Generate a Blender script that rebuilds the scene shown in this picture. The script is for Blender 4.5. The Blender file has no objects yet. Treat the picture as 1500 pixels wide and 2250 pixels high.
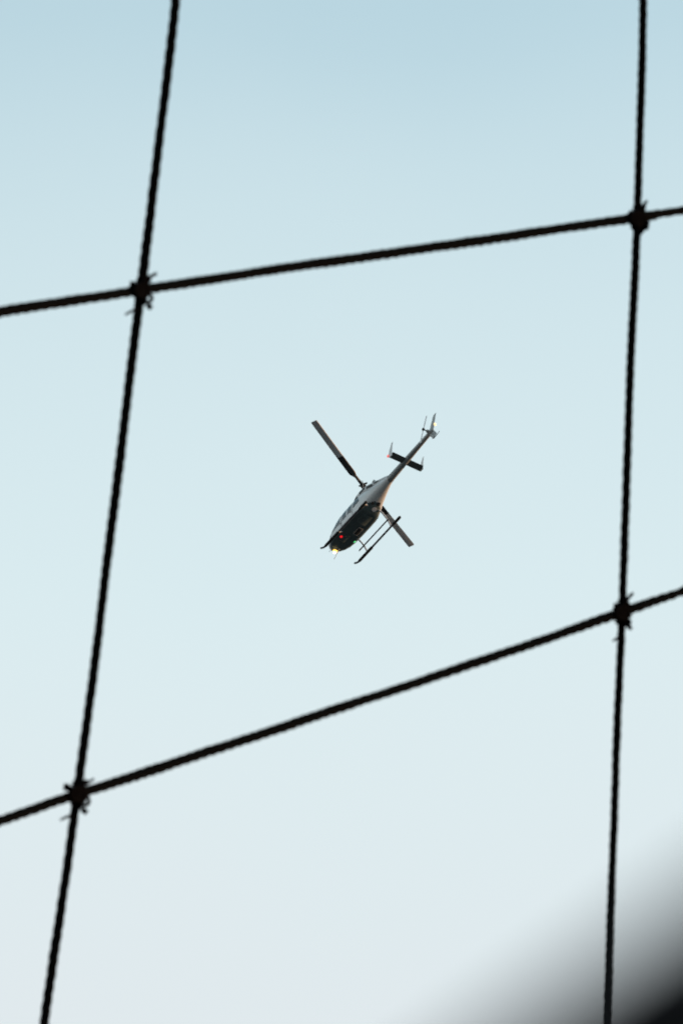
import bpy, bmesh, math, random
from mathutils import Vector, Matrix
random.seed(7)
R = math.radians
sc = bpy.context.scene
C = sc.collection

# ------------------------------------------------------------------ camera
CAM = Vector((0, 0, 0.85))
EL = R(43)                                  # the lens looks up at 43 degrees
FPX = 300 / 24 * 1500                       # focal length in photograph pixels
cam = bpy.data.cameras.new('camera')
cam.lens = 300; cam.sensor_fit = 'HORIZONTAL'; cam.sensor_width = 24
cam.clip_start = 0.05; cam.clip_end = 60000
cam.dof.use_dof = True; cam.dof.focus_distance = 80; cam.dof.aperture_fstop = 22
co = bpy.data.objects.new('camera', cam); C.objects.link(co)
co.location = CAM; co.rotation_euler = (R(90) + EL, 0, 0)
sc.camera = co
RT = Vector((1, 0, 0)); FW = Vector((0, math.cos(EL), math.sin(EL))); UP = Vector((0, -math.sin(EL), math.cos(EL)))


def at(px, py, depth):
    """world point seen at photograph pixel (px, py), depth metres along the view axis"""
    return CAM + depth * (FW + RT * ((px - 750) / FPX) - UP * ((py - 1125) / FPX))


# ------------------------------------------------------------------ sky and sun
SUN_EL, SUN_AZ = R(4.5), R(70)                # azimuth clockwise from +Y (the view heading)
w = bpy.data.worlds.new('World'); sc.world = w; w.use_nodes = True
nt = w.node_tree; N = nt.nodes; LK = nt.links
bg = N['Background']; bg.inputs[1].default_value = 0.1
sky = N.new('ShaderNodeTexSky'); sky.sky_type = 'NISHITA'; sky.sun_disc = False
sky.sun_elevation = SUN_EL; sky.sun_rotation = SUN_AZ
tc = N.new('ShaderNodeTexCoord'); sep = N.new('ShaderNodeSeparateXYZ'); LK.new(tc.outputs['Generated'], sep.inputs[0])
noi = N.new('ShaderNodeTexNoise'); noi.inputs['Scale'].default_value = 14; noi.inputs['Detail'].default_value = 2
LK.new(tc.outputs['Generated'], noi.inputs['Vector'])
mul = N.new('ShaderNodeMath'); mul.operation = 'MULTIPLY_ADD'; mul.inputs[1].default_value = 0.02; mul.inputs[2].default_value = -0.01
LK.new(noi.outputs['Fac'], mul.inputs[0])
add = N.new('ShaderNodeMath'); LK.new(sep.outputs['Z'], add.inputs[0]); LK.new(mul.outputs[0], add.inputs[1])
ramp = N.new('ShaderNodeValToRGB'); LK.new(add.outputs[0], ramp.inputs[0])
el = ramp.color_ramp.elements                # a thin high veil that thickens towards the horizon
el[0].position = 0.0; el[0].color = (.97,) * 3 + (1,)
el[1].position = 1.0; el[1].color = (.08,) * 3 + (1,)
for p, v in ((.60, .985), (.655, .98), (.671, .95), (.683, .87), (.6946, .78), (.709, .66), (.723, .36), (.745, .22), (.80, .13)):
    e = el.new(p); e.color = (v, v, v, 1)
ramp.color_ramp.interpolation = 'B_SPLINE'
mix = N.new('ShaderNodeMix'); mix.data_type = 'RGBA'
LK.new(ramp.outputs['Color'], mix.inputs['Factor'])
tint = N.new('ShaderNodeMix'); tint.data_type = 'RGBA'; tint.inputs["Factor"].default_value = .45     # dusty air: less saturated blue
LK.new(sky.outputs[0], tint.inputs['A']); tint.inputs['B'].default_value = (.41, .70, .70, 1)
LK.new(tint.outputs['Result'], mix.inputs['A'])
hz = N.new('ShaderNodeValToRGB'); LK.new(add.outputs[0], hz.inputs[0])                               # the veil whitens towards the horizon
hz.color_ramp.elements[0].position = .635; hz.color_ramp.elements[0].color = (.945, 1.025, 1.06, 1)
hz.color_ramp.elements[1].position = .675; hz.color_ramp.elements[1].color = (.905, 1.065, 1.10, 1)
LK.new(hz.outputs['Color'], mix.inputs['B'])
LK.new(mix.outputs['Result'], bg.inputs[0])

sl = bpy.data.lights.new('sun', 'SUN'); sl.energy = 0.5; sl.angle = R(0.5); sl.color = (1, .55, .28)
so = bpy.data.objects.new('sun', sl); C.objects.link(so)
sd = Vector((math.sin(SUN_AZ) * math.cos(SUN_EL), math.cos(SUN_AZ) * math.cos(SUN_EL), math.sin(SUN_EL)))
so.rotation_euler = sd.to_track_quat('Z', 'Y').to_euler(); so.location = (60, -10, 30)

vs = sc.view_settings
vs.view_transform = 'Standard'; vs.look = 'None'; vs.gamma = 1; vs.exposure = 3.0; vs.use_curve_mapping = False
sc.cycles.use_denoising = True
sc.cycles.max_bounces = 6


# ------------------------------------------------------------------ materials
def mat(name, col, rough=.5, metal=0, coat=0, var=.12, scale=6, bump=0, spec=.5, ior=1.5, emit=None, strength=0):
    m = bpy.data.materials.new(name); m.use_nodes = True
    t = m.node_tree; b = t.nodes['Principled BSDF']
    b.inputs['Roughness'].default_value = rough; b.inputs['Metallic'].default_value = metal
    b.inputs['Coat Weight'].default_value = coat; b.inputs['Specular IOR Level'].default_value = spec; b.inputs['IOR'].default_value = ior
    if emit:
        b.inputs['Emission Color'].default_value = (*emit, 1); b.inputs['Emission Strength'].default_value = strength
    g = t.nodes.new('ShaderNodeTexCoord'); n = t.nodes.new('ShaderNodeTexNoise')
    n.inputs['Scale'].default_value = scale; n.inputs['Detail'].default_value = 6
    t.links.new(g.outputs['Object'], n.inputs['Vector'])
    r = t.nodes.new('ShaderNodeValToRGB')
    r.color_ramp.elements[0].position = .3; r.color_ramp.elements[1].position = .7
    r.color_ramp.elements[0].color = (*[c * (1 - var) for c in col], 1)
    r.color_ramp.elements[1].color = (*[min(1, c * (1 + var)) for c in col], 1)
    t.links.new(n.outputs['Fac'], r.inputs[0]); t.links.new(r.outputs[0], b.inputs['Base Color'])
    if bump:
        bp = t.nodes.new('ShaderNodeBump'); bp.inputs['Strength'].default_value = bump
        t.links.new(n.outputs['Fac'], bp.inputs['Height']); t.links.new(bp.outputs[0], b.inputs['Normal'])
    return m


M = {
    'ground': mat('ground_asphalt', (.05, .052, .053), .9, var=.3, scale=.05),
    'rope': mat('black_rope_fibre', (.006, .0063, .0062), 1, var=.4, scale=300, spec=0),
    'tie': mat('black_tie_plastic', (.005, .005, .0055), 1, var=.2, scale=80, spec=0),
    'rail': mat('black_painted_steel', (.008, .008, .009), .8, var=.3, scale=40, spec=.02),
    'white': mat('white_aircraft_paint', (.56, .59, .59), .32, coat=.25, var=.05, scale=2),
    'belly': mat('dark_belly_paint', (.085, .13, .135), .5, var=.2, scale=3),
    'boom': mat('grey_boom_paint', (.27, .30, .30), .4, coat=.2, var=.08, scale=3),
    'cowl': mat('cowling_paint', (.5, .53, .53), .35, coat=.2, var=.06, scale=3),
    'dark': mat('dark_grille', (.018, .022, .024), .6, var=.2, scale=20),
    'black': mat('black_rotor_paint', (.014, .015, .017), .5, var=.2, scale=8),
    'blade': mat('grey_blade_paint', (.72, .74, .75), .5, var=.08, scale=6),
    'skid': mat('dark_skid_tube', (.022, .024, .034), .5, var=.2, scale=10),
    'tube': mat('light_cross_tube', (.72, .72, .72), .4, var=.1, scale=10),
    'glass': mat('tinted_glass', (.006, .02, .028), .04, var=.1, scale=3, ior=1.5),
    'stab': mat('dark_stabiliser_paint', (.11, .13, .13), .45, var=.15, scale=5),
    'metal': mat('bare_metal', (.35, .34, .33), .35, metal=.8, var=.1, scale=20),
    'rubber': mat('black_rubber', (.015,) * 3, .8, var=.2, scale=40),
    'lamp_y': mat('landing_lamp_glow', (.9, .8, .5), .3, emit=(1, .50, .06), strength=.38),
    'lamp_core': mat('landing_lamp_filament', (.9, .9, .8), .3, emit=(1, .82, .45), strength=1.6),
    'lamp_r': mat('red_lamp_glow', (.6, .02, .02), .3, emit=(1, .012, .02), strength=.10),
    'lamp_g': mat('green_lamp_glow', (.05, .4, .1), .3, emit=(.12, 1, .35), strength=.09),
    'lamp_p': mat('pink_lamp_glow', (.6, .2, .2), .3, emit=(1, .2, .18), strength=.1),
    'lamp_w': mat('white_lamp_glow', (.9, .8, .6), .3, emit=(1, .60, .24), strength=.2),
}


# ------------------------------------------------------------------ mesh helpers
class MB:
    def __init__(s): s.v = []; s.f = []; s.mi = []

    def add(s, vs, fs, mi=0):
        o = len(s.v); s.v += [tuple(v) for v in vs]
        s.f += [tuple(i + o for i in f) for f in fs]; s.mi += [mi] * len(fs); return s

    def loft(s, rings, closed=True, cap=True, mi=0):
        n = len(rings[0]); vs = [p for r in rings for p in r]; fs = []
        for i in range(len(rings) - 1):
            for j in range(n if closed else n - 1):
                k = (j + 1) % n
                fs.append((i * n + j, i * n + k, (i + 1) * n + k, (i + 1) * n + j))
        if cap and closed:
            fs.append(tuple(range(n))[::-1]); fs.append(tuple((len(rings) - 1) * n + j for j in range(n)))
        return s.add(vs, fs, mi)

    def tube(s, pts, rad, n=10, mi=0, squash=1.0):
        pts = [Vector(p) for p in pts]
        rads = rad if isinstance(rad, (list, tuple)) else [rad] * len(pts)
        t0 = (pts[1] - pts[0]).normalized()
        nr = t0.cross(Vector((0, 0, 1)))
        if nr.length < 1e-3: nr = t0.cross(Vector((0, 1, 0)))
        nr.normalize(); rings = []
        for i, p in enumerate(pts):
            t = (pts[min(i + 1, len(pts) - 1)] - pts[max(i - 1, 0)]).normalized()
            nr = (nr - t * nr.dot(t)).normalized(); b = t.cross(nr)
            rings.append([p + (nr * math.cos(a) + b * math.sin(a) * squash) * rads[i]
                          for a in [2 * math.pi * k / n for k in range(n)]])
        return s.loft(rings, mi=mi)

    def box(s, c, d, rot=None, mi=0, bev=.12):
        """chamfered box"""
        c = Vector(c); dx, dy, dz = [x / 2 for x in d]; k = min(dx, dy, dz) * 2 * bev
        rings = []
        for z, i in ((-dz, k), (-dz + k, 0), (dz - k, 0), (dz, k)):
            x, y = dx - i, dy - i
            r = [(-x, -y + k), (-x + k, -y), (x - k, -y), (x, -y + k), (x, y - k), (x - k, y), (-x + k, y), (-x, y - k)]
            rings.append([(c + (rot @ Vector((a, b, z)) if rot else Vector((a, b, z)))) for a, b in r])
        return s.loft(rings, mi=mi)

    def build(s, name, mats, parent=None, smooth=True, label=None):
        me = bpy.data.meshes.new(name); me.from_pydata(s.v, [], s.f)
        for m in (mats if isinstance(mats, list) else [mats]): me.materials.append(m)
        me.polygons.foreach_set('material_index', s.mi)
        bm = bmesh.new(); bm.from_mesh(me); bmesh.ops.recalc_face_normals(bm, faces=bm.faces); bm.to_mesh(me); bm.free()
        if smooth:
            me.polygons.foreach_set('use_smooth', [True] * len(me.polygons))
            try: me.set_sharp_from_angle(angle=R(38))
            except Exception: pass
        o = bpy.data.objects.new(name, me); C.objects.link(o)
        if parent: o.parent = parent
        if label: o['label'] = label
        return o


def empty(name, label, cat, mtx):
    o = bpy.data.objects.new(name, None); C.objects.link(o); o.matrix_world = mtx
    o.empty_display_size = .2; o['label'] = label; o['category'] = cat
    return o


# ------------------------------------------------------------------ ground
g = MB(); n = 64
g.add([(0, 0, 0)] + [(26000 * math.cos(2 * math.pi * k / n), 26000 * math.sin(2 * math.pi * k / n), 0) for k in range(n)],
      [(0, k + 1, (k + 1) % n + 1) for k in range(n)])
go = g.build('ground', M['ground'], smooth=False); go['kind'] = 'structure'

# ------------------------------------------------------------------ handrail close to the lens (bottom right corner)
pa = at(1115, 2250, 1) - CAM; pb = at(1500, 1988, 1) - CAM
nrm = pa.cross(pb).normalized()              # plane of sight through the rail's upper edge
if nrm.dot(UP) > 0: nrm = -nrm
rd = nrm.cross(Vector((0, 0, 1))).normalized()
if rd.x < 0: rd = -rd
RR = .026
edge = at(1307, 2119, .70)
axis0 = edge + nrm * RR                      # tube centre just under the line of sight
root = empty('handrail', 'black steel handrail blurred close to the lens, bottom right corner', 'handrail',
             Matrix.Translation((axis0.x, axis0.y, 0)))
lz = axis0.z
m = MB(); m.tube([rd * t + Vector((0, 0, lz)) for t in (-2.6, -1.5, -.5, 0, .5, 1.5, 2.6)], RR, 28); m.build('top_rail', M['rail'], root)
m = MB(); m.tube([rd * t + Vector((0, 0, lz * .5)) for t in (-2.5, 0, 2.5)], .016, 16); m.build('middle_rail', M['rail'], root)
for t in (-2.45, -.85, .85, 2.45):
    p = rd * t
    m = MB(); m.tube([p + Vector((0, 0, z)) for z in (0.004, lz * .5, lz - RR * .8)], .021, 18); po = m.build('post', M['rail'], root)
    f = MB(); f.tube([p + Vector((0, 0, z)) for z in (.004, .012, .014)], [.06, .06, .05], 20); f.build('base_plate', M['rail'], po)

# ------------------------------------------------------------------ rope net
PX = 18 / FPX                                # metres per photograph pixel at the net


def ndep(px, py): return 18.0 + .0011 * (px - 750) + .0002 * (py - 1125)


net_o = at(750, 1125, 18)
net = empty('rope_net', 'black twisted rope net with large square meshes and tied crossings', 'net', Matrix.Translation(net_o))


def P(px, py, toward=0): return at(px, py, ndep(px, py) - toward) - net_o


def spline(pts, step):
    out = []
    ext = [tuple(2 * a - b for a, b in zip(pts[0], pts[1]))] + pts + [tuple(2 * a - b for a, b in zip(pts[-1], pts[-2]))]
    for i in range(1, len(ext) - 2):
        p0, p1, p2, p3 = [Vector(ext[i + k]) for k in (-1, 0, 1, 2)]
        n = max(2, int((p2 - p1).length / step))
        for k in range(n):
            t = k / n
            out.append(.5 * ((2 * p1) + (p2 - p0) * t + (2 * p0 - 5 * p1 + 4 * p2 - p3) * t * t + (3 * p1 - p0 - 3 * p2 + p3) * t ** 3))
    out.append(Vector(pts[-1])); return out


def rope(pix, dia, front, hand=1, lead=83):
    """three twisted strands along a pixel path; dia in px; lead = one full turn in px"""
    c2 = spline([(x, y) for x, y in pix], 6)
    c3 = [P(v.x, v.y, front) for v in c2]
    tot = 0; tw = 0; mb = MB(); rr = dia * PX
    rs = rr * .36; ro = rr * .5 - rs
    strands = [[], [], []]; core = []
    ph0 = random.random() * 6
    for i, p in enumerate(c3):
        if i: tot += (c3[i] - c3[i - 1]).length
        t = (c3[min(i + 1, len(c3) - 1)] - c3[max(i - 1, 0)]).normalized()
        a = t.cross(FW).normalized(); b = t.cross(a)
        wob = 1 + .10 * math.sin(tot * 4.1 + ph0) + .10 * math.sin(tot * 13 + ph0 * 2) + .06 * math.sin(tot * 31 + ph0 * 3)
        p = p + a * PX * (.8 * math.sin(tot * 5.3 + ph0 * 5) + .4 * math.sin(tot * 14.7 + ph0))
        tw += .05 * math.sin(tot * 3.7 + ph0 * 4) + .04 * math.sin(tot * 9.1 + ph0)
        for k in range(3):
            th = tw + ph0 + hand * 2 * math.pi * tot / (lead * PX) + k * 2 * math.pi / 3
            strands[k].append(p + (a * math.cos(th) + b * math.sin(th)) * ro * wob)
        core.append(p)
    for k, s_ in enumerate(strands):
        mb.tube(s_, [rs * (1 + .03 * math.sin(i * .11 + k * 2.1 + ph0) + .02 * math.sin(i * .37 + k + ph0)) for i in range(len(s_))], 10)
    mb.tube(core, rr * .3, 6)
    mb.build('rope', M['rope'], net)


# vertical ropes (the four nearest columns), horizontal ropes (the four nearest rows)
VL = [(470, -800), (385, 0), (310, 637), (240, 1192), (170, 1745), (97, 2250), (-20, 3000)]
VR = [(1418, -800), (1412, 0), (1400, 478), (1380, 905), (1366, 1346), (1330, 2250), (1290, 3000)]
HU = [(-1000, 855), (0, 685), (310, 637), (780, 567), (1400, 478), (1500, 462), (2600, 300)][::-1]
HL = [(-1000, 2150), (0, 1805), (170, 1746), (780, 1546), (1366, 1346), (1500, 1300), (2600, 930)][::-1]
rope(VL, 21.5, 0, 1); rope(VR, 20, 0, 1, 80)
rope(HU, 23.5, .018, 1, 88); rope(HL, 23.5, .018, 1, 88)
rope([(-560, -800), (-720, 900), (-900, 2100), (-1000, 3000)], 17, 0)
rope([(2440, -800), (2430, 330), (2440, 1010), (2400, 3000)], 15, 0)
rope([(-1000, -330), (350, -380), (1415, -400), (2600, -420)], 20, .018, -1)
rope([(-1000, 3400), (60, 2900), (1310, 2420), (2600, 2000)][::1], 21, .018, -1)


def lashing(cx, cy, tails, heads, loops, size=1.0):
    """black cable ties cinched over a crossing: crossed wraps, square heads, loose loop and cut tails (px offsets)"""
    q = lambda x, y, z=0: P(cx + x * size, cy + y * size, .018 + z)
    mb = MB()
    for sgn, offs in ((1, (-9, -2, 5)), (-1, (-8, 0, 7))):       # diagonal wraps both ways
        for o in offs:
            pts = []
            for k in range(25):
                a = 2 * math.pi * k / 24
                d = (18.5 + random.uniform(-1.5, 2.5)) * math.cos(a) * size; z = .021 * math.sin(a)
                pts.append(q(d * .72 + o * .7 * sgn, -d * .72 * sgn + o * .7, z))
            mb.tube(pts, 3.6 * PX, 8, squash=1.3)
    for y0, y1, turns, sl in ((-27, -15, 1.6, .12), (15, 27, 1.8, -.1)):        # coils round the upright rope
        pts = []
        for k in range(int(turns * 14) + 1):
            a = 2 * math.pi * k / 14; yy = y0 + (y1 - y0) * k / (turns * 14)
            pts.append(q(-.12 * yy + 10.5 * math.cos(a) + random.uniform(-.6, .6), yy + 3 * math.cos(a), -.018 + .0125 * math.sin(a)))
        mb.tube(pts, 2.8 * PX, 7)
    pts = [q(15 * math.cos(2 * math.pi * k / 20), 13 * math.sin(2 * math.pi * k / 20), .02) for k in range(21)]
    mb.tube(pts, 4.5 * PX, 8)
    ls = mb.build('crossing_lashing', M['tie'], net)
    for (x, y, dx, dy, ang) in heads:
        h = MB(); rot = Matrix((RT, -UP, -FW)).transposed() @ Matrix.Rotation(R(ang), 3, 'Z')
        h.box(q(x, y, .012), (dx * PX, dy * PX, 13 * PX), rot); h.build('tie_head', M['tie'], ls)
    for pth in tails:
        t = MB(); pp = spline([(a, b) for a, b in pth], 3)
        t.tube([q(v.x, v.y, .02 + .0012 * i) for i, v in enumerate(pp)], [PX * (6.0 - 2.2 * i / len(pp)) for i in range(len(pp))], 8, squash=.6)
        t.build('tie_tail', M['tie'], ls)
    for (x, y, r) in loops:
        t = MB(); t.tube([q(x + r * math.cos(2 * math.pi * k / 18), y + r * 1.1 * math.sin(2 * math.pi * k / 18), .01) for k in range(19)], 4.2 * PX, 8)
        t.build('tie_loop', M['tie'], ls)


lashing(310, 637, [[(4, -16), (18, -28), (34, -37)], [(-10, 42), (-20, 46), (-33, 53)]],
        [(12, -20, 20, 13, -35), (3, 24, 18, 16, 20), (18, 36, 13, 12, 40), (-19, -12, 12, 15, 10)], [(15, 17, 8.5)])
lashing(1400, 478, [[(6, -16), (13, -26), (21, -38)]],
        [(10, -21, 17, 16, 10), (19, 17, 14, 20, 12), (6, 32, 12, 14, 40), (-16, -6, 11, 15, 8)], [(6, 22, 8)])
lashing(1366, 1346, [[(5, -20), (14, -32), (25, -44)], [(-8, 56), (-14, 60), (-19, 63)]],
        [(6, -29, 18, 11, 0), (12, 24, 18, 18, 12), (17, 34, 12, 9, 30), (-14, -14, 10, 15, 0)], [(9, -12, 8.5)], .98)
lashing(170, 1745, [[(8, -20), (22, -24), (34, -31)], [(-12, 46), (-22, 48), (-34, 54)]],
        [(13, -22, 20, 14, -25), (4, 24, 16, 16, 18), (15, 36, 14, 12, 40), (-23, -14, 13, 15, 5)], [(16, 15, 8.5)], 1.05)

for x, y in ((-712, 806), (-906, 2118), (2431, 325), (2440, 984), (427, -381), (1415, -400), (-7, 2930), (1320, 2416)):   # next crossings outside the frame
    lashing(x, y, [[(5, -18), (16, -30), (30, -38)]], [(11, -21, 18, 14, -20), (8, 24, 18, 17, 15), (16, 34, 12, 11, 35), (-17, -10, 11, 15, 6)], [(14, 16, 8.5)])

# ------------------------------------------------------------------ helicopter (X nose, Y its left, Z up; belly at 0, mast at X = 0)
hd, pt, rl = R(124.22), R(-3.81), R(-.89)
F_ = Vector((math.cos(pt) * math.cos(hd), math.cos(pt) * math.sin(hd), math.sin(pt)))
L0 = Vector((-math.sin(hd), math.cos(hd), 0)); U0 = F_.cross(L0)
L_ = L0 * math.cos(rl) + U0 * math.sin(rl); U_ = F_.cross(L_)
org = at(797.9, 1070.7, FPX / 41.35) - U_ * 2.35
mx = Matrix((F_, L_, U_)).transposed().to_4x4(); mx.translation = org
H = empty('helicopter', 'white and dark grey two bladed helicopter with skids flying overhead', 'helicopter', mx)


def part(mb, name, mt, parent=None, **k): return mb.build(name, mt, parent or H, **k)


def interp(tab, x):
    """smooth table lookup, rows sorted by descending x"""
    if x >= tab[0][0]: return tab[0][1:]
    if x <= tab[-1][0]: return tab[-1][1:]
    for a, b in zip(tab, tab[1:]):
        if b[0] <= x <= a[0]:
            t = (x - b[0]) / (a[0] - b[0]); return tuple(q + (p - q) * t for p, q in zip(a[1:], b[1:]))


# X, bottom, top, half width, height of widest point, lower exponent, upper exponent
BODY = [(3.20, .39, .45, .03, .42, 2, 2), (3.15, .26, .55, .15, .40, 2.1, 2), (3.05, .15, .63, .27, .38, 2.3, 2.1), (2.85, .06, .74, .41, .37, 2.8, 2.2),
        (2.55, .01, .88, .53, .38, 4.2, 2.3), (2.2, 0, 1.06, .60, .42, 6.5, 2.4), (1.85, 0, 1.22, .635, .46, 8, 2.6), (1.5, 0, 1.32, .65, .5, 8.5, 2.8),
        (1.1, 0, 1.36, .655, .5, 8.5, 2.9), (.5, 0, 1.38, .655, .5, 8.5, 2.9), (0, 0, 1.38, .65, .52, 8, 2.8), (-.35, .0, 1.38, .625, .55, 6, 2.7),
        (-.6, .07, 1.37, .585, .6, 4, 2.5), (-1.0, .23, 1.33, .50, .68, 2.6, 2.3), (-1.4, .39, 1.27, .405, .76, 2.3, 2.2), (-1.8, .53, 1.2, .315, .83, 2.1, 2.1),
        (-2.15, .64, 1.1, .235, .87, 2, 2), (-2.4, .69, 1.06, .195, .875, 2, 2)]
BODY = [tuple(r) for r in BODY]


def sect(x):
    zb, zt, w_, zm, nl, nu = interp(BODY, x); return zb, zt, w_, zm, nl, nu


def ring_pt(x, a, off=0):
    """a from -pi/2 (belly) through 0 (left side) to pi/2 (roof)..."""
    zb, zt, w_, zm, nl, nu = sect(x)
    c, s_ = math.cos(a), math.sin(a)
    n_, h = (nu, zt - zm) if s_ >= 0 else (nl, zm - zb)
    y = (w_ + off) * math.copysign(abs(c) ** (2 / n_), c); z = zm + (h + off) * math.copysign(abs(s_) ** (2 / n_), s_)
    return (x, y, z)


def side_y(x, z, off=0):
    zb, zt, w_, zm, nl, nu = sect(x)
    n_, h = (nu, zt - zm) if z >= zm else (nl, zm - zb)
    t = min(.9999, abs(z - zm) / h)
    return w_ * (1 - t ** n_) ** (1 / n_) + off


xs = []
for a, b in zip(BODY, BODY[1:]):
    k = max(2, int((a[0] - b[0]) / .07)); xs += [a[0] + (b[0] - a[0]) * i / k for i in range(k)]
xs.append(BODY[-1][0]); NA = 72
mb = MB(); rings = [[ring_pt(x, 2 * math.pi * (j + .5) / NA) for j in range(NA)] for x in xs]
mb.loft(rings)
for i, f in enumerate(mb.f):                       # dark paint below the sill line
    cz = sum(mb.v[k][2] for k in f) / len(f); cx = sum(mb.v[k][0] for k in f) / len(f)
    zl = .17 if cx > -.35 else .17 + (-.35 - cx) * .12
    if cz < zl and cx < 3.12: mb.mi[i] = 1
body = part(mb, 'fuselage', [M['white'], M['belly']])


def patch(corners, sy, off, nx=10, nz=8, th=.012):
    """panel on the left/right body side; corners (x,z): bottom front, bottom rear, top rear, top front"""
    (ax, az), (bx, bz), (cx, cz), (dx, dz) = corners
    outer, inner = [], []
    for i in range(nz + 1):
        v = i / nz; ro, ri = [], []
        for j in range(nx + 1):
            u = j / nx
            x = (ax * (1 - u) + bx * u) * (1 - v) + (dx * (1 - u) + cx * u) * v
            z = (az * (1 - u) + bz * u) * (1 - v) + (dz * (1 - u) + cz * u) * v
            y = side_y(x, z)
            ro.append((x, sy * (y + off), z)); ri.append((x, sy * (y + off - th), z))
        outer.append(ro); inner.append(ri)
    m_ = MB()
    rim = lambda g: g[0] + [r[-1] for r in g[1:]] + g[-1][-2::-1] + [r[0] for r in g[-2:0:-1]]
    m_.loft(outer, closed=False, cap=False); a, b = rim(inner), rim(outer)
    m_.loft([a, b], cap=False)
    return m_


for sy in (1, -1):
    d = part(patch([(2.28, .16), (1.32, .14), (1.32, 1.14), (1.86, 1.1)], sy, .008), 'front_door', M['white'])
    part(patch([(2.305, .135), (1.295, .115), (1.295, 1.165), (1.86, 1.13)], sy, .003), 'door_seal', M['rubber'], d)
    part(patch([(2.24, .50), (1.42, .48), (1.42, 1.12), (1.84, 1.08)], sy, .013), 'window', M['glass'], d)
    h = MB(); h.box((1.42, sy * (side_y(1.42, .45) + .018), .45), (.12, .03, .025)); part(h, 'handle', M['metal'], d)
    d = part(patch([(1.26, .14), (.28, .14), (.28, 1.14), (1.26, 1.15)], sy, .008), 'rear_door', M['white'])
    part(patch([(1.285, .115), (.255, .115), (.255, 1.165), (1.285, 1.175)], sy, .003), 'door_seal', M['rubber'], d)
    part(patch([(1.20, .48), (.84, .48), (.82, 1.13), (1.20, 1.13)], sy, .013), 'window', M['glass'], d)
    part(patch([(.72, .50), (.34, .52), (.36, 1.12), (.70, 1.13)], sy, .013), 'window', M['glass'], d)
    h = MB(); h.box((.4, sy * (side_y(.4, .45) + .018), .45), (.12, .03, .025)); part(h, 'handle', M['metal'], d)
    part(patch([(.18, .58), (-.34, .68), (-.24, 1.06), (.18, 1.12)], sy, .012), 'cabin_window', M['glass'])
    # chin window and windscreen half
    part(patch([(2.98, .30), (2.48, .22), (2.42, .46), (2.86, .46)], sy, .010), 'chin_window', M['glass'])
    part(patch([(2.90, .56), (2.30, .58), (1.93, 1.13), (2.16, 1.06)], sy, .010), 'windscreen', M['glass'])
    # sill fairing
    m = MB(); m.tube([(x, sy * (side_y(x, .12) + .012), .12) for x in (2.35, 1.9, 1.3, .6, 0, -.3)], .016, 8); part(m, 'sill_strip', M['metal'])

# roof windows over the front seats
for sy in (1, -1):
    m = MB(); rings = []
    for i in range(7):
        x = 1.72 - i * .09; a0 = R(58); rings.append([ring_pt(x, (a0 + R(24) * j / 6) if sy > 0 else (math.pi - a0 - R(24) * j / 6), .008) for j in range(7)])
    m.loft(rings, closed=False, cap=False); part(m, 'roof_window', M['glass'])

# engine cowling: raised hump from roof to boom
COWL = [(.78, 1.36, 1.38, .10), (.66, 1.34, 1.52, .22), (.5, 1.3, 1.68, .31), (.25, 1.28, 1.82, .37), (-.1, 1.26, 1.86, .39), (-.5, 1.22, 1.83, .39),
        (-.9, 1.16, 1.68, .37), (-1.3, 1.08, 1.52, .33), (-1.7, 1.0, 1.37, .28), (-2.1, .94, 1.22, .22), (-2.4, .9, 1.1, .16), (-2.55, .9, 1.06, .1)]
m = MB(); rings = []
for i in range(46):
    x = .78 - i * (3.33 / 45); zb, zt, w_ = interp(COWL, x)
    rings.append([(x, w_ * math.copysign(abs(math.cos(a)) ** .7, math.cos(a)), zb + (zt - zb) * (.5 + .5 * math.copysign(abs(math.sin(a)) ** .7, math.sin(a))))
                  for a in [2 * math.pi * j / 36 for j in range(36)]])
m.loft(rings); cw = part(m, 'engine_cowling', M['cowl'])


def cowl_y(x, z):
    zb, zt, w_ = interp(COWL, x); t = min(.999, abs((z - zb) / (zt - zb) - .5) * 2) ** (1 / .7)
    return w_ * (max(0, 1 - t * t) ** .5) ** .7


def louver(x0, x1, z0, z1, sy, name, mt='dark', sl=0):
    m_ = MB(); rings = []
    for i in range(9):
        x = x0 + (x1 - x0) * i / 8; r = []
        for j in range(5):
            z = z0 + (z1 - z0) * j / 4 + sl * (x - x0); r.append((x, sy * (cowl_y(x, z) + .012), z))
        rings.append(r)
    m_.loft(rings, closed=False, cap=False); o = part(m_, name, M[mt], cw); return o


for sy in (1, -1):
    louver(.48, .12, 1.40, 1.58, sy, 'intake_grille')
    louver(-.12, -.62, 1.46, 1.64, sy, 'side_grille', sl=-.02)
    louver(-.74, -1.24, 1.36, 1.52, sy, 'vent_grille', sl=.34)
    louver(-1.36, -1.7, 1.24, 1.34, sy, 'vent_grille', sl=.3)
    m = MB(); m.tube([(-.95, sy * .14, 1.5), (-1.1, sy * .16, 1.62), (-1.26, sy * .17, 1.66)], [.08, .08, .09], 14); part(m, 'exhaust_stack', M['metal'], cw)

# belly fittings
def slab(x0, x1, y0, y1, z, th, name, mt, parent=None):
    m_ = MB(); m_.box(((x0 + x1) / 2, (y0 + y1) / 2, z), (abs(x1 - x0), abs(y1 - y0), th)); return part(m_, name, M[mt], parent)


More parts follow.
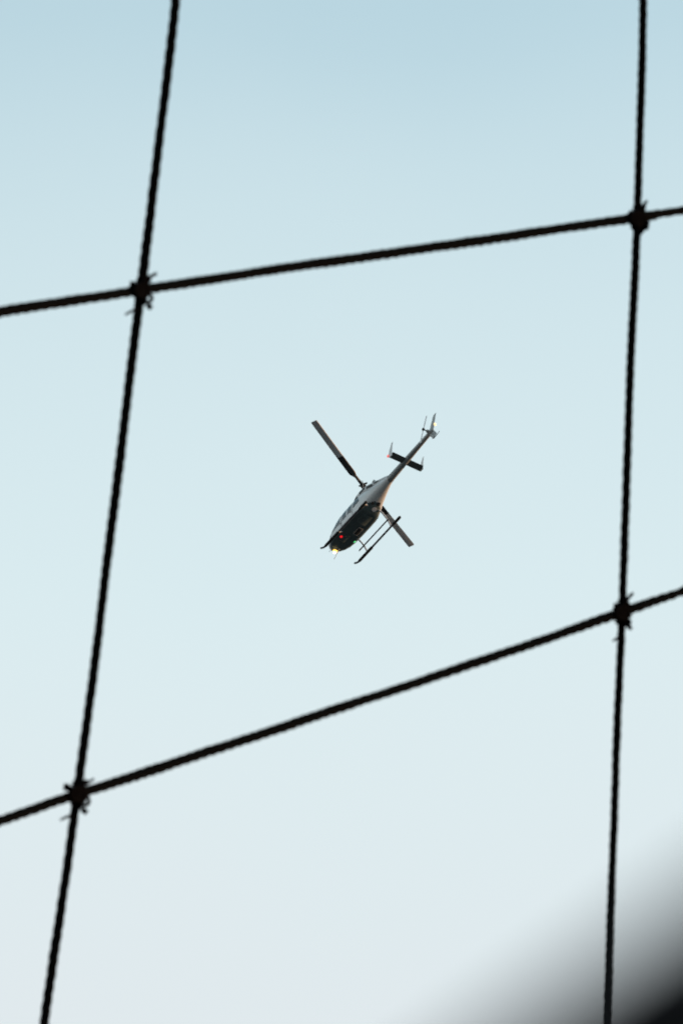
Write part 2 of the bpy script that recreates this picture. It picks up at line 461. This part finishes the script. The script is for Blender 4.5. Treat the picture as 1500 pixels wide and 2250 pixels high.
hatch = slab(.76, 1.28, -.33, -.09, -.006, .02, 'belly_hatch', 'dark')
for a in ((.74, .765, -.35, -.07), (1.275, 1.30, -.35, -.07)): slab(*a, -.012, .03, 'hatch_rim', 'cowl', hatch)
for a in ((.766, 1.274, -.352, -.328), (.766, 1.274, -.092, -.068)): slab(*a, -.012, .03, 'hatch_rim', 'cowl', hatch)
slab(1.5, 2.1, -.05, .22, -.006, .02, 'belly_panel', 'belly'); slab(-.2, .5, -.3, .3, -.006, .02, 'belly_panel', 'belly')
def ramp_disc(x, y, r, th, name, mt):
    zb = sect(x)[0]; m_ = MB(); sl = Vector((-.4, 0, .16)).normalized(); nn = Vector((-.16, 0, -.4)).normalized()
    q_ = Vector((x, y, zb + .012)); m_.tube([q_ - nn * .02, q_ + nn * th], [r, r * .9], 18); return part(m_, name, M[mt])
ramp_disc(-.68, -.10, .15, .02, 'access_cover', 'tube'); ramp_disc(-1.02, -.14, .12, .03, 'drain_vent', 'dark'); ramp_disc(-.95, .18, .09, .03, 'drain_vent', 'dark')
m = MB(); m.tube([(2.6, -.1, .03), (2.85, -.1, -.12), (3.16, -.1, -.32)], [.022, .016, .012], 8); part(m, 'wire_cutter', M['tube'])
m = MB(); m.tube([(.1, .2, .0), (.02, .2, -.14), (-.06, .2, -.26)], [.02, .015, .008], 8); part(m, 'belly_antenna', M['dark'])
m = MB(); m.tube([(3.12, 0, .42), (3.3, 0, .43), (3.42, 0, .43)], [.02, .014, .012], 8); part(m, 'pitot_tube', M['metal'])


def lamp(pos, nrm_, r, mt, name, housing=True, dome=.7):
    pos = Vector(pos); nv = Vector(nrm_).normalized(); m_ = MB()
    m_.tube([pos + nv * (r * dome * math.sin(R(a)) - .004) for a in (0, 30, 60, 88)], [r * math.cos(R(a)) for a in (0, 30, 60, 88)], 16)
    o = part(m_, name, M[mt])
    if housing:
        h_ = MB(); h_.tube([pos - nv * .05, pos - nv * .004, pos + nv * .006], [r * 1.25, r * 1.3, r * 1.12], 18); part(h_, 'lamp_housing', M['dark'], o)
    return o


ld = lamp((2.90, -.02, .075), (.35, 0, -.94), .13, 'lamp_y', 'landing_light')
m = MB(); pp = Vector((2.95, .0, -.045)); nv = Vector((.35, 0, -.94)); m.tube([pp, pp + nv * .02, pp + nv * .03], [.055, .05, .03], 14); part(m, 'lamp_bulb', M['lamp_core'], ld)
lamp((1.80, .34, .0), (0, 0, -1), .085, 'lamp_r', 'red_navigation_light')
lamp((1.75, -.49, .01), (0, -.4, -.9), .07, 'lamp_g', 'green_navigation_light')

# skid gear
SZ, SY = -.71, 1.08
for sy in (1, -1):
    y = sy * SY
    m = MB(); m.tube(spline([(2.66, y, SZ + .19), (2.52, y, SZ + .09), (2.36, y, SZ + .02), (2.1, y, SZ), (0, y, SZ), (-1.57, y, SZ)], .12), .054, 12)
    sk = part(m, 'skid', M['skid'])
    for x0, x1 in ((2.28, 1.02), (-.92, -1.60)):
        m = MB(); m.tube([(x0, y, SZ + .004), (x0 - .05, y, SZ - .004), (x1 + .05, y, SZ - .004), (x1, y, SZ + .004)], [.055, .082, .082, .06], 12); part(m, 'skid_shoe', M['rubber'], sk)
    for x0 in (1.5, -.72):
        m = MB(); m.tube([(x0, y, SZ), (x0, y, SZ + .1)], [.06, .05], 10); part(m, 'skid_saddle', M['tube'], sk)
    ys = sy * .86
    m = MB(); m.tube([(1.92, ys, SZ + .34), (1.86, ys, SZ + .36), (-.78, ys, SZ + .36), (-.84, ys, SZ + .34)], [.02, .038, .038, .02], 10); part(m, 'flight_step', M['skid'])
for xc in (1.5, -.72):
    half = [(1.08, SZ + .02), (1.05, SZ + .13), (.99, SZ + .26), (.88, SZ + .42), (.72, SZ + .58), (.56, SZ + .70), (.35, SZ + .76)]
    zoff = .02 if xc > 0 else .2
    pts = [(xc, y, z + zoff * (1 - abs(y) / 1.08)) for y, z in half] + [(xc, -y, z + zoff * (1 - abs(y) / 1.08)) for y, z in half[::-1]]
    m = MB(); m.tube(spline(pts, .1), .044, 10); part(m, 'cross_tube', M['tube'])

# main rotor
HZ = 2.43
m = MB(); m.tube([(0, 0, 1.78), (0, 0, 1.9), (0, 0, 2.0), (0, 0, HZ + .1)], [.12, .085, .045, .045], 14); part(m, 'rotor_mast', M['metal'])
m = MB(); m.tube([(0, 0, 1.92), (0, 0, 1.95), (0, 0, 2.02), (0, 0, 2.05)], [.12, .17, .17, .12], 18); part(m, 'swashplate', M['black'])
az = R(117.47); bd = Vector((math.cos(az), math.sin(az), 0)); bn = Vector((-math.sin(az), math.cos(az), 0))
hub = MB(); rot = Matrix((bd, bn, Vector((0, 0, 1)))).transposed()
hub.box((0, 0, HZ), (1.0, .15, .10), rot); hub.box((0, 0, HZ + .03), (.26, .26, .16), rot); hub.box((0, 0, HZ + .13), (.1, .5, .05), rot)
part(hub, 'rotor_hub', M['black'])
for k, s_ in enumerate((1, -1)):
    gr = MB(); gr.tube([bd * (s_ * r) + Vector((0, 0, HZ + .012 * r)) for r in (.32, .42, .8, 1.02)], [.06, .085, .08, .05], 12, squash=.8)
    gp = part(gr, 'blade_grip', M['black'])
    pl = MB(); a_ = bd * (s_ * .4) + bn * (s_ * .17)
    pl.tube([(a_.x * .32, a_.y * .32, 2.0), (a_.x, a_.y, HZ)], .016, 8); part(pl, 'pitch_link', M['metal'], gp)
    b = MB(); rings = []; RB = 5.42
    for i in range(41):
        r = .78 + (RB - .78) * i / 40
        ch = .355 * min(1, .34 + (r - .78) / .55) if r < 1.15 else .355
        if i == 40: ch = .33
        th = .12 * ch * (1.5 if r < 1.2 else 1); z = HZ + .17 * (r / RB) ** 1.6 + .0
        tw = R(9 - 8 * r / RB)
        ring = []
        for u, v in ((.5, 0), (.44, .45), (.3, .5), (.0, .42), (-.3, .2), (-.5, .03), (-.5, -.03), (-.3, -.2), (0, -.42), (.3, -.5), (.44, -.45)):
            cu, cv = (u - .12) * ch, v * th
            cu, cv = cu * math.cos(tw) - cv * math.sin(tw), cu * math.sin(tw) + cv * math.cos(tw)
            q_ = bd * (s_ * r) + bn * (s_ * cu) + Vector((0, 0, z + cv)); ring.append(q_)
        rings.append(ring)
    b.loft(rings)
    for i, f in enumerate(b.f):
        q_ = sum((Vector(b.v[k_]) for k_ in f), Vector()) / len(f)
        if abs(q_.dot(bd)) < 2.55: b.mi[i] = 1
    part(b, 'rotor_blade', [M['blade'], M['black']])

# tail boom, drive shaft cover, stabiliser, fins, tail rotor
X0, Z0, X1, Z1 = -2.25, .87, -6.28, 1.07
bz = lambda x: Z0 + (Z1 - Z0) * (x - X0) / (X1 - X0)
m = MB(); bx = [X0 + (X1 - X0) * i / 16 for i in range(17)]
m.tube([(x, 0, bz(x)) for x in bx] + [(-6.36, 0, Z1 + .02), (-6.42, 0, Z1 + .03)], [.2 - .09 * i / 16 for i in range(17)] + [.085, .03], 24); boom = part(m, 'tail_boom', M['boom'])
m = MB(); m.tube([(x, 0, bz(x) + .2 - .09 * (x - X0) / (X1 - X0)) for x in (-2.3, -2.5, -4, -5.8, -6.05)], [.03, .06, .055, .05, .03], 12); part(m, 'drive_shaft_cover', M['boom'], boom)
m = MB(); m.tube([(-2.36, 0, bz(-2.36)), (-2.44, 0, bz(-2.44))], .208, 24); part(m, 'boom_band', M['metal'], boom)


def foil(sections, name, mt, parent=None):
    """sections: (leading edge, trailing edge, thickness, thickness direction)"""
    m_ = MB(); rings = []
    for le, te, th, dr in sections:
        le, te, dr = Vector(le), Vector(te), Vector(dr); ring = []
        for u, v in ((0, 0), (.06, .34), (.2, .5), (.5, .4), (.85, .12), (1, .02), (1, -.02), (.85, -.12), (.5, -.4), (.2, -.5), (.06, -.34)):
            ring.append(le.lerp(te, u) + dr * th * v)
        rings.append(ring)
    m_.loft(rings); return part(m_, name, mt if isinstance(mt, list) else M[mt], parent)


sx, szz = -3.86, .90
st = foil([((sx + .21, y, szz), (sx - .22, y, szz + .01), .055, (0, 0, 1)) for y in (-.98, -.9, -.4, 0, .4, .9, .98)], 'horizontal_stabiliser', 'stab')
for sy in (1, -1):
    y = sy * .995; hgt = .70 if sy > 0 else .66
    foil([((sx + .10, y, szz - .14), (sx - .14, y, szz - .16), .02, (0, 1, 0)), ((sx + .21, y, szz), (sx - .16, y, szz), .035, (0, 1, 0)),
          ((sx + .10, y, szz + .3), (sx - .2, y, szz + .3), .035, (0, 1, 0)), ((sx - .16, y, szz + hgt), (sx - .30, y, szz + hgt + .04), .015, (0, 1, 0))], 'end_plate', 'white', st)
lamp((sx + .16, 1.02, szz), (.3, 1, -.1), .085, 'lamp_p', 'red_tail_light', False, 1.0)
lamp((sx + .16, -1.02, szz), (.3, -1, 0), .05, 'lamp_g', 'green_tail_light', False, 1.0)
fn = foil([((-5.98, 0, 1.12), (-6.46, 0, 1.10), .06, (0, 1, 0)), ((-6.16, 0, 1.42), (-6.56, 0, 1.42), .05, (0, 1, 0)), ((-6.50, 0, 2.02), (-6.78, 0, 2.04), .03, (0, 1, 0))], 'upper_fin', 'boom')
foil([((-5.96, 0, 1.02), (-6.44, 0, 1.02), .06, (0, 1, 0)), ((-6.18, 0, .72), (-6.62, 0, .72), .05, (0, 1, 0)), ((-6.32, 0, .46), (-6.70, 0, .50), .03, (0, 1, 0))], 'lower_fin', 'boom')
m = MB(); m.tube(spline([(-6.28, 0, .52), (-6.40, 0, .42), (-6.62, 0, .42), (-6.92, 0, .5)], .05), .016, 8); part(m, 'tail_skid', M['skid'])
lamp((-6.60, .0, 1.30), (-1, -.2, -.3), .085, 'lamp_w', 'white_tail_light', False, .8)
TX, TY, TZ = -6.12, .42, 1.12
m = MB(); m.tube([(TX, .05, TZ), (TX, .2, TZ), (TX, .22, TZ), (TX, .4, TZ)], [.10, .09, .035, .03], 14); part(m, 'tail_gearbox', M['boom'])
m = MB(); m.tube([(TX, .37, TZ), (TX, .40, TZ), (TX, .46, TZ), (TX, .49, TZ)], [.05, .085, .085, .04], 14); th_ = part(m, 'tail_rotor_hub', M['black'])
ta = math.atan2(.82, -.42); td = Vector((math.cos(ta), 0, math.sin(ta))); tn = Vector((-math.sin(ta), 0, math.cos(ta)))
for s_ in (1, -1):
    c0 = Vector((TX, TY, TZ))
    foil([(c0 + td * s_ * r + tn * s_ * c, c0 + td * s_ * r - tn * s_ * c, t, (0, 1, 0)) for r, c, t in ((.06, .03, .03), (.16, .035, .03), (.24, .06, .022), (.5, .065, .016), (.80, .06, .012))], 'tail_rotor_blade', 'blade')
